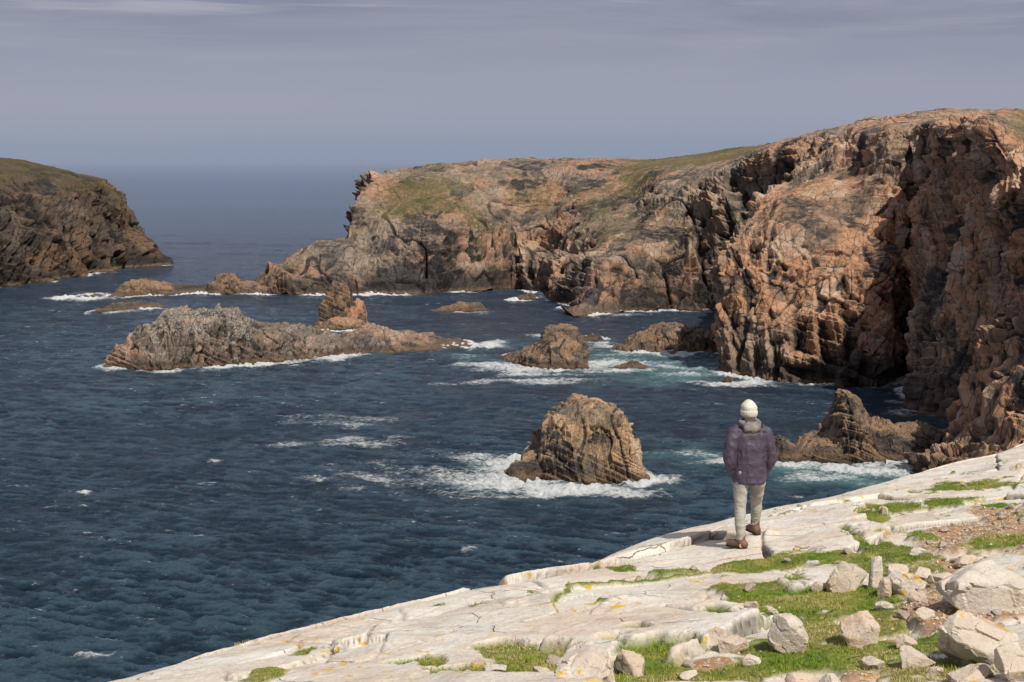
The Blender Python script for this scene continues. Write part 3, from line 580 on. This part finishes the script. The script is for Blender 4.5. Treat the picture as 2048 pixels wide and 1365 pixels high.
# ---------------------------------------------------------------- boulders
import bmesh
bm=bmesh.new(); bmesh.ops.create_icosphere(bm,subdivisions=6,radius=1.); bm.verts.ensure_lookup_table()
ICO=np.array([v.co[:] for v in bm.verts]); ICF=np.array([[v.index for v in f.verts] for f in bm.faces]); bm.free()
bm=bmesh.new(); bmesh.ops.create_icosphere(bm,subdivisions=4,radius=1.); bm.verts.ensure_lookup_table()
ICOs=np.array([v.co[:] for v in bm.verts]); ICFs=np.array([[v.index for v in f.verts] for f in bm.faces]); bm.free()
m,nt,pb=newmat('boulder_rock')
oc=N(nt,'ShaderNodeTexCoord').outputs['Object']
rn=N(nt,'ShaderNodeObjectInfo').outputs['Random']
pos=N(nt,'ShaderNodeVectorMath',{0:oc,1:N(nt,'ShaderNodeCombineXYZ',{0:M(nt,'MULTIPLY',rn,50.),1:0.,2:0.}).outputs[0]},operation='ADD').outputs[0]
c,n2,n3,st=pale_rock_color(nt,pos,1.5,.86)
c=MIX(nt,M(nt,'MULTIPLY',rn,.5),c,(0.46,.32,.21))
nt.links.new(c,pb.inputs['Base Color']); pb.inputs['Roughness'].default_value=.85; pb.inputs['Specular IOR Level'].default_value=.25
hh=M(nt,'ADD',M(nt,'MULTIPLY',n2,.03),M(nt,'ADD',M(nt,'MULTIPLY',n3,.008),M(nt,'MULTIPLY',st,.02)))
bp=N(nt,'ShaderNodeBump',{'Height':hh,'Strength':.9,'Distance':1.}); nt.links.new(bp.outputs[0],pb.inputs['Normal'])
mat_b=m
def rock_mesh(name,sx,sy,sz,seed,hi=True,npl=13,sharp=30.):
    r=np.random.RandomState(seed)
    V,Fc=(ICO,ICF) if hi else (ICOs,ICFs)
    n=r.normal(size=(npl,3)); n/=np.linalg.norm(n,axis=1,keepdims=True); d=r.uniform(.58,1.,npl)
    q=np.clip(V@n.T,1e-3,None)/d
    rad=np.minimum(1/((q**sharp).sum(1))**(1/sharp),1.25)
    P=V*rad[:,None]
    ps=(P*1.0+seed*3.1).astype(np.float32)
    f1,e1,r1,t1=facet(ps*1.8,seed)
    rad2=1+.07*(r1-.5)+.09*t1+.03*fbm(ps*2,3,seed+3)+.012*fbm(ps*9,3,seed+4)
    P=P*rad2[:,None]
    mx=np.abs(P).max(0); P=P/mx*np.array([sx,sy,sz])
    me=bpy.data.meshes.new(name); me.from_pydata(P.tolist(),[],Fc.tolist()); me.materials.append(mat_b)
    me.polygons.foreach_set('use_smooth',np.full(len(Fc),False,dtype=bool)); 
    return me
BL=[(1572,1300,98,90,.2,.1,'squat angular pale boulder on green turf'),
(1430,1290,56,68,.5,.35,'leaning pale slab shaped boulder'),
(1468,1298,66,44,1.2,0,'small rounded grey boulder'),
(1728,1282,84,80,.7,.2,'pointed grey boulder standing in turf'),
(1975,1325,190,122,.3,.1,'large rounded pale boulder on bare soil'),
(1985,1222,195,106,.9,.0,'large pinkish white boulder with brown stains'),
(1185,1372,160,84,.2,.05,'flat topped pale boulder sunk in turf'),
(1268,1350,80,56,1.1,.1,'grey boulder beside a flat topped one'),
(1955,1372,110,56,.2,0,'low pale boulder in grass'),
(2040,1380,100,80,.2,.2,'rounded white boulder in grass'),
(1602,1366,60,42,.2,0,'small pale boulder in grass'),
(1668,1364,58,40,1.,.2,'small pinkish boulder in grass'),
(1835,1330,80,42,.4,.15,'low grey stone in turf'),
(1812,1188,92,58,.6,.25,'tilted pale block among broken stones'),
(1890,1172,62,46,.1,.3,'tilted white block among broken stones'),
(1750,1172,36,82,.1,.1,'narrow upright slab of pale rock'),
(1700,1180,88,92,.35,.1,'broad blocky slab of pale rock'),
(1772,1190,30,45,.6,.3,'thin upright splinter of rock'),
(1838,1110,40,22,.6,.1,'small stone on soil'),
(985,1345,56,24,.6,.1,'flat pale stone beside turf'),
(1085,1350,50,18,.6,.1,'flat pale stone beside turf'),
(1505,1218,34,22,.3,.1,'small stone in turf'),
(1545,1232,30,22,.3,.1,'small stone in turf'),
(1640,1180,40,26,.3,.1,'small stone in turf'),
(1935,1130,50,28,.3,.1,'tan stone on soil'),
(1850,1238,46,28,.9,.1,'small tan stone on soil'),
(1870,1352,42,28,.4,.1,'small tan stone in turf'),
(930,1360,60,22,.2,0,'flat pale stone beside turf'),
(1850,1160,44,34,.2,.2,'tan angular stone among broken blocks'),
(1795,1150,50,30,.2,.2,'tan angular stone among broken blocks'),
(1840,1205,52,28,.2,.2,'tan angular stone among broken blocks'),
(1880,1262,46,28,.2,.1,'grey angular stone on bare soil'),
(1500,1330,46,26,.2,.1,'small grey stone in turf'),
(1380,1352,44,26,.2,.1,'small grey stone in turf'),
(1815,1288,50,28,.2,.1,'grey angular stone on bare soil'),
(1770,1218,40,24,.2,.2,'grey angular stone on bare soil'),
(1900,1208,38,24,.2,.2,'grey angular stone on bare soil'),
(1750,1330,56,30,.2,.1,'low tan stone in turf')]
for i,(u,v,w,h,ya,ti,lb) in enumerate(BL):
    x,y,D=on_ground(u,min(v,1395)); W=w*D/F*.5; Hh=h*D/F*.58
    me=rock_mesh('boulder',W,W*(.75 if h<w*1.3 else .9),Hh,900+i,hi=w>50)
    ob=bpy.data.objects.new('boulder',me); scene.collection.objects.link(ob)
    zc=float(gz(np.array(x),np.array(y+W*.5)))
    ob.location=(x,y+W*.5,zc+Hh*.5); ob.rotation_euler=(random.uniform(-.1,.1),ti*.6,random.uniform(-.25,.25))
    ob['label']=lb; ob['category']='boulder'; ob['group']='boulders strewn on the turf and slabs'
kinds=[rock_mesh('stone',1,.8,.6,1000+i,hi=False,npl=12) for i in range(7)]
cnt=0; tries=0; sprob=np.clip(dirt*1.0+.07*grass,0,1)
while cnt<180 and tries<40000:
    tries+=1
    t=random.uniform(-.5,15); s=random.uniform(.3,6.8); x=E0[0]+t*dv[0]+s*nv[0]; y=E0[1]+t*dv[1]+s*nv[1]
    if random.random()>float(interp_mask(sprob,np.array(x),np.array(y))): continue
    if math.hypot(x-px,y-py)<.8: continue
    r=.016+.06*random.random()**2.8
    ob=bpy.data.objects.new('stone',random.choice(kinds)); scene.collection.objects.link(ob)
    ob.scale=(r,r,r*random.uniform(.7,1.1)); ob.rotation_euler=(random.uniform(-.3,.3),random.uniform(-.3,.3),random.uniform(0,6.28))
    ob.location=(x,y,float(gz(np.array(x),np.array(y)))+r*.3)
    ob['label']='small loose pale stone lying on soil and turf'; ob['category']='stone'; ob['group']='loose stones on the ground'
    cnt+=1
ng=8000; t_=rs.uniform(-.5,17,ng*8); s_=rs.uniform(-.3,7,ng*8); gx=E0[0]+t_*dv[0]+s_*nv[0]; gy=E0[1]+t_*dv[1]+s_*nv[1]
k=rs.rand(ng*8)<interp_mask(np.clip(dirt+.015*grass,0,1),gx,gy); gx=gx[k][:ng]; gy=gy[k][:ng]; n=len(gx); gzz=gz(gx,gy)
OV=np.array([[1,0,0],[-.5,.87,0],[-.5,-.87,0],[.2,.1,.8],[-.3,-.2,-.5]]); OF=np.array([[0,1,3],[1,2,3],[2,0,3],[1,0,4],[2,1,4],[0,2,4]])
rr=.005+.014*rs.rand(n)**2; aa=rs.uniform(0,6.28,n)
V=OV[None]*rr[:,None,None]*rs.uniform(.6,1.3,(n,5,3)); ca=np.cos(aa)[:,None]; sa=np.sin(aa)[:,None]
V=np.stack([V[...,0]*ca-V[...,1]*sa+gx[:,None],V[...,0]*sa+V[...,1]*ca+gy[:,None],V[...,2]+gzz[:,None]+rr[:,None]*.3],-1)
me=bpy.data.meshes.new('gravel'); me.from_pydata(V.reshape(-1,3).tolist(),[],(OF[None]+np.arange(n)[:,None,None]*5).reshape(-1,3).tolist()); me.materials.append(mat_b)
ob=bpy.data.objects.new('gravel',me); scene.collection.objects.link(ob); ob['kind']='stuff'; ob['label']='fine tan gravel scattered on bare soil'; ob['category']='gravel'
print('boulders',time.time()-T0)

# ---------------------------------------------------------------- person
def tube(path,ref=(0,1,0),seg=20):
    V=[];Fc=[]; n=len(path); ref=Vector(ref)
    for i,(x,y,z,ra,rb) in enumerate(path):
        a=Vector(path[max(i-1,0)][:3]); b=Vector(path[min(i+1,n-1)][:3]); t=(b-a).normalized()
        bb=(ref-t*ref.dot(t)).normalized(); aa=bb.cross(t).normalized()
        for k in range(seg):
            th=2*math.pi*k/seg
            V.append(Vector((x,y,z))+aa*ra*math.cos(th)+bb*rb*math.sin(th))
    for i in range(n-1):
        for k in range(seg):
            k2=(k+1)%seg; Fc.append((i*seg+k,i*seg+k2,(i+1)*seg+k2,(i+1)*seg+k))
    Fc.append(tuple(range(seg-1,-1,-1))); Fc.append(tuple((n-1)*seg+k for k in range(seg)))
    return V,Fc
def ell(c,r,seg=20,rings=11):
    path=[]
    for i in range(rings):
        a=-math.pi/2+math.pi*(i+.15)/(rings-1+.3); path.append((c[0],c[1],c[2]+r[2]*math.sin(a),r[0]*math.cos(a)+1e-4,r[1]*math.cos(a)+1e-4))
    return tube(path,seg=seg)
def turn(part,ang):
    V,Fc=part; c,s=math.cos(ang),math.sin(ang)
    return [Vector((v.x*c-v.y*s,v.x*s+v.y*c,v.z)) for v in V],Fc
def fuse(name,parts,vox,mat,parent,smooth=4,disp=None):
    V=[];Fc=[]
    for v,f in parts:
        o=len(V); V+=[tuple(q) for q in v]; Fc+=[tuple(i+o for i in g) for g in f]
    me=bpy.data.meshes.new(name); me.from_pydata(V,[],Fc)
    bm=bmesh.new(); bm.from_mesh(me); bmesh.ops.recalc_face_normals(bm,faces=bm.faces); bm.to_mesh(me); bm.free()
    ob=bpy.data.objects.new(name,me); scene.collection.objects.link(ob)
    rm=ob.modifiers.new('r','REMESH'); rm.mode='VOXEL'; rm.voxel_size=vox
    sm=ob.modifiers.new('s','SMOOTH'); sm.factor=.5; sm.iterations=smooth
    dg=bpy.context.evaluated_depsgraph_get(); me2=bpy.data.meshes.new_from_object(ob.evaluated_get(dg))
    ob.modifiers.clear(); ob.data=me2; me2.name=name
    nvt=len(me2.vertices); co=np.empty(nvt*3,np.float32); me2.vertices.foreach_get('co',co); co=co.reshape(-1,3)
    if disp is not None:
        no=np.empty(nvt*3,np.float32); me2.vertices.foreach_get('normal',no); no=no.reshape(-1,3)
        co=co+no*disp(co)[:,None]; me2.vertices.foreach_set('co',co.ravel()); me2.update()
    me2.polygons.foreach_set('use_smooth',np.full(len(me2.polygons),True,dtype=bool))
    me2.materials.clear(); me2.materials.append(mat); ob.parent=parent
    return ob
def cloth(name,c1,c2,rough=.85,sc=60,bump=.002):
    m,nt,p=newmat(name); oc=N(nt,'ShaderNodeTexCoord').outputs['Object']
    n=NO(nt,oc,7,5,.6); nf=NO(nt,oc,sc,3,.6)
    nt.links.new(MIX(nt,RM(nt,n,.3,.7),c1,c2),p.inputs['Base Color']); p.inputs['Roughness'].default_value=rough; p.inputs['Specular IOR Level'].default_value=.2 if rough>.6 else .35
    b=N(nt,'ShaderNodeBump',{'Height':nf,'Strength':.7,'Distance':bump*3}); nt.links.new(b.outputs[0],p.inputs['Normal']); return m
skin=cloth('skin',(.5,.3,.22),(.55,.34,.26),.5,90,.0005)
m_j=cloth('jacket_fabric',(0.050,0.037,0.058),(0.084,0.063,0.093),.55)
m_t=cloth('trouser_fabric',(0.33,0.31,0.265),(0.42,0.395,0.34),.9)
m_h=cloth('knit_wool',(0.58,0.54,0.45),(0.70,0.66,0.57),.95,150,.004)
m_c=cloth('hood_lining',(0.11,0.10,0.10),(0.28,0.26,0.22),.9,40,.004)
m_b=cloth('boot_leather',(0.12,0.062,0.042),(0.19,0.105,0.07),.6)
m_s=cloth('boot_rubber',(0.03,0.025,0.022),(0.04,0.035,0.03),.8)
m_e=cloth('eye_white',(.7,.7,.68),(.75,.74,.7),.3)
PS=.965
lfx,lfy=-.135,-.08; rfx,rfy=.150,.28
zl=float(gz(np.array(px+lfx*PS),np.array(py+lfy*PS))); zr=float(gz(np.array(px+rfx*PS),np.array(py+rfy*PS)))
Z0=zl-.004; dr=(zr-zl)/PS
person=bpy.data.objects.new('person',None); scene.collection.objects.link(person); person.location=(px,py,Z0); person.scale=(PS,PS,PS)
person['category']='person'; person['label']='person in cream beanie, purple jacket and khaki trousers, hands pocketed'
def arm(sg,g=0.):
    e=0. if sg<0 else -.016
    return [(sg*.14,0,1.40,.052+g,.06+g),(sg*.184,-.005,1.362-e*.3,.054+g,.060+g),(sg*(.226+e*.4),-.025,1.25,.048+g,.052+g),(sg*(.258+e),-.060,1.10,.042+g,.044+g),(sg*(.256+e),-.055,1.05,.041+g,.043+g),(sg*(.224+e*.4),.01,.95,.036+g,.038+g),(sg*.172,.055,.865,.026+g,.028+g)]
def leg(sg,g=0.):
    fx,fy,fz=(lfx,lfy,0.) if sg<0 else (rfx,rfy,dr)
    return [(sg*.088,0,.92,.080+g,.11+g),(sg*.100,.0,.80,.070+g,.098+g),(sg*.105+.40*(fx-sg*.105),.01+.3*fy,.62,.056+g,.072+g),(sg*.105+.7*(fx-sg*.105),.02+.6*fy,.47+fz*.4,.043+g,.053+g),(fx,.0+.8*fy,.33+fz*.6,.041+g,.050+g),(fx,fy-.01,.14+fz*.9,.034+g,.039+g),(fx,fy,.06+fz,.034+g,.038+g)]
HT=.30
bp_=[tube([(0,0,.84,.15,.10),(0,0,.95,.15,.11),(0,0,1.08,.13,.095),(0,0,1.25,.16,.11),(0,0,1.36,.16,.10),(0,0,1.43,.10,.075),(0,.0,1.47,.058,.06),(0,.015,1.56,.055,.06)])]+[turn(q,HT) for q in [
 ell((0,.03,1.622),(.072,.088,.110)),ell((0,.055,1.555),(.050,.058,.045)),
 tube([(0,.114,1.645,.008,.008),(0,.134,1.61,.012,.012),(0,.124,1.595,.015,.01)]),
 ell((.075,.02,1.61),(.010,.018,.032),10,7),ell((-.075,.02,1.61),(.010,.018,.032),10,7),
 tube([(-.025,.114,1.565,.004,.005),(0,.122,1.566,.006,.006),(.025,.114,1.565,.004,.005)],ref=(0,0,1),seg=10)]]
for sg in (-1,1):
    bp_.append(tube(arm(sg))); bp_.append(tube(leg(sg)))
    fx,fy,fz=(lfx,lfy,0.) if sg<0 else (rfx,rfy,dr)
    bp_.append(tube([(fx,fy-.06,.045+fz,.03,.03),(fx,fy,.05+fz,.036,.038),(fx+sg*.01,fy+.1,.035+fz,.04,.025),(fx+sg*.015,fy+.16,.028+fz,.036,.018)],ref=(0,0,1)))
    wx,wy,wz=sg*.172,.055,.865
    bp_.append(tube([(wx,wy,wz,.026,.028),(wx-sg*.015,wy+.015,wz-.045,.018,.036),(wx-sg*.022,wy+.02,wz-.085,.016,.038)]))
    for k in range(4):
        oy=.05-.02*k; L=[.06,.068,.064,.05][k]
        bp_.append(tube([(wx-sg*.020,wy+oy-.005,wz-.070,.009,.009),(wx-sg*.022,wy+oy,wz-.075-L*.5,.0085,.0085),(wx-sg*.036,wy+oy+.002,wz-.075-L,.0075,.0075)],seg=10))
    bp_.append(tube([(wx-sg*.015,wy+.035,wz-.03,.011,.011),(wx-sg*.028,wy+.060,wz-.055,.010,.010),(wx-sg*.04,wy+.064,wz-.08,.0085,.0085)],seg=10))
body=fuse('body',bp_,.007,skin,person,3)
def folds(A,f,sd,st=(1,1,1)):
    st=np.array(st)
    return lambda co: (A*(1-2*np.abs(vn((co*f*st+sd).astype(np.float32),sd)))+A*.6*(1-2*np.abs(vn((co*f*2.1*st+sd).astype(np.float32),sd+1)))+A*.3*(1-2*np.abs(vn((co*f*4.3*st+sd).astype(np.float32),sd+2)))).astype(np.float32)
jp=[tube([(0,0,.77,.184,.150),(0,0,.79,.200,.156),(0,-.005,.92,.196,.150),(0,-.01,1.08,.192,.146),(0,-.01,1.22,.203,.146),(0,-.005,1.33,.200,.134),(0,0,1.40,.155,.110),(0,0,1.45,.10,.09),(0,.005,1.50,.085,.08)])]
for sg in (-1,1):
    q=arm(sg,.026); q[-1]=(sg*.187,.052,.875,.050,.052); q[0]=(sg*.13,0,1.395,.06,.08); jp.append(tube(q))
jk=fuse('jacket',jp,.008,m_j,person,4,folds(.0095,7,11,(1.4,1.4,.9)))
hp=[]
for i in range(20):
    a0=2*math.pi*i/20; a1=2*math.pi*(i+1)/20
    def rp(a): return (.095*math.cos(a),.0+.090*math.sin(a),1.475+.028*math.sin(a))
    w=.030+.016*max(0,-math.sin(a0))
    A0=rp(a0);A1=rp(a1)
    hp.append(tube([(A0[0],A0[1],A0[2],w,w),(A1[0],A1[1],A1[2],w,w)],ref=(0,0,1),seg=12))
hp.append(ell((0,-.105,1.43),(.105,.048,.06)))
hd=fuse('hood',hp,.008,m_c,person,3,folds(.010,14,31))
tp=[tube([(0,0,.78,.13,.115),(0,0,.82,.155,.13),(0,0,.93,.163,.13),(0,0,1.0,.155,.12)])]
for sg in (-1,1):
    q=leg(sg,.018); q[-1]=(q[-1][0],q[-1][1],q[-1][2]+.05,.050,.054); q[-2]=(q[-2][0],q[-2][1],q[-2][2]+.04,.049,.054); tp.append(tube(q))
    tp.append(ell((sg*.142,.07,.785),(.048,.060,.10)))
tr=fuse('trousers',tp,.008,m_t,person,2,folds(.0065,9,51,(.8,.8,1.4)))
bn=[turn(tube([(0,.005,1.560,.078,.092),(0,.005,1.585,.091,.104),(0,.005,1.617,.093,.106),(0,.003,1.630,.087,.100),(0,.003,1.655,.090,.102),(0,-.004,1.685,.085,.097),(0,-.012,1.710,.069,.081),(0,-.020,1.727,.044,.053),(0,-.024,1.735,.018,.02)]),HT)]
def knit(co):
    a=np.arctan2(co[:,1],co[:,0]); return (.0035*np.sin(a*34)+.006*(co[:,2]<1.622)+.009*vn((co*15).astype(np.float32),3)).astype(np.float32)
be=fuse('beanie',bn,.006,m_h,person,2,knit)
be['label']='cream knitted beanie with folded cuff'
for sg in (-1,1):
    e=turn(ell((sg*.03,.108,1.635),(.013,.013,.011),12,9),HT); eo_=fuse('eye',[e],.003,m_e,body,1)
    fx,fy,fz=(lfx,lfy,0.) if sg<0 else (rfx,rfy,dr)
    yaw=.75 if sg<0 else .2
    def rr_(pth):
        o=[]
        for (x,y,z,a,b) in pth:
            o.append((fx+x*math.cos(yaw)-y*math.sin(yaw),fy+x*math.sin(yaw)+y*math.cos(yaw),z+fz,a,b))
        return o
    up=[tube(rr_([(0,-.005,.20,.052,.056),(0,-.005,.13,.054,.058),(0,-.01,.07,.053,.062)])),
        tube(rr_([(0,-.088,.045,.034,.032),(0,-.06,.055,.048,.047),(0,0,.065,.052,.057),(0,.07,.055,.055,.047),(0,.13,.045,.054,.036),(0,.178,.038,.038,.026)]),ref=(0,0,1))]
    bt=fuse('boot',up,.006,m_b,person,4)
    so=[tube(rr_([(0,-.095,.010,.036,.014),(0,-.05,.010,.048,.014),(0,.03,.010,.046,.014),(0,.11,.010,.058,.014),(0,.16,.010,.050,.014),(0,.192,.010,.028,.012)]),ref=(0,0,1))]
    fuse('sole',so,.006,m_s,bt,1)
person.rotation_euler=(0,0,.12)
print('person',px,py,Z0,dr,time.time()-T0)

# ---------------------------------------------------------------- sun, sky, camera
sd=Vector((.33,-.58,.75)).normalized()
L=bpy.data.lights.new('sun','SUN'); L.energy=4.9; L.angle=math.radians(.5); L.color=(1,.94,.84)
so=bpy.data.objects.new('sun',L); so.rotation_euler=(-sd).to_track_quat('-Z','Y').to_euler(); so.location=(50,-60,120); scene.collection.objects.link(so)
w=bpy.data.worlds.new('World'); scene.world=w; w.use_nodes=True; nt=w.node_tree; nt.nodes.clear()
out=nt.nodes.new('ShaderNodeOutputWorld')
sk=nt.nodes.new('ShaderNodeTexSky'); sk.sky_type='NISHITA'; sk.sun_disc=False; sk.sun_elevation=math.asin(sd.z); sk.sun_rotation=math.atan2(sd.x,sd.y); sk.air_density=1.; sk.dust_density=1.5
b1=N(nt,'ShaderNodeBackground',{0:sk.outputs[0],1:.08})
tc=N(nt,'ShaderNodeTexCoord').outputs['Generated']
sp_=N(nt,'ShaderNodeSeparateXYZ',{0:tc}); ze=sp_.outputs[2]
c=MIX(nt,RM(nt,ze,.0,.045),(0.275,0.33,0.45),(0.335,0.355,0.465))
c=MIX(nt,RM(nt,ze,.03,.125),c,(0.225,0.238,0.33))
c=MIX(nt,RM(nt,ze,.15,.6),c,(0.36,0.38,0.46))
cl=NO(nt,MAP(nt,tc,(1.6,1.6,13),(0.0,.04,0)),1.6,7,.58,.5)
c=MIX(nt,M(nt,'MULTIPLY',RM(nt,cl,.40,.66),RM(nt,ze,.01,.1,.15,.6)),c,(0.36,0.365,0.455))
cl2=NO(nt,MAP(nt,tc,(2.2,2.2,40),(0,-.05,0)),2.,6,.6,.3)
c=MIX(nt,M(nt,'MULTIPLY',RM(nt,cl2,.50,.68),RM(nt,ze,.07,.12,0,.6)),c,(0.50,0.49,0.55))
b2=N(nt,'ShaderNodeBackground',{0:c,1:1.})
mx=N(nt,'ShaderNodeMixShader',{0:.88,1:b1.outputs[0],2:b2.outputs[0]}); nt.links.new(mx.outputs[0],out.inputs[0])
cam=bpy.data.cameras.new('camera'); cam.lens=50.; cam.sensor_width=36.; cam.shift_y=-357.5/2048; cam.clip_start=.1; cam.clip_end=300000
co=bpy.data.objects.new('camera',cam); co.location=(0,0,H); co.rotation_euler=(math.pi/2,0,0); scene.collection.objects.link(co); scene.camera=co
scene.view_settings.view_transform='Standard'; scene.view_settings.look='None'; scene.view_settings.exposure=0
print('total',time.time()-T0)
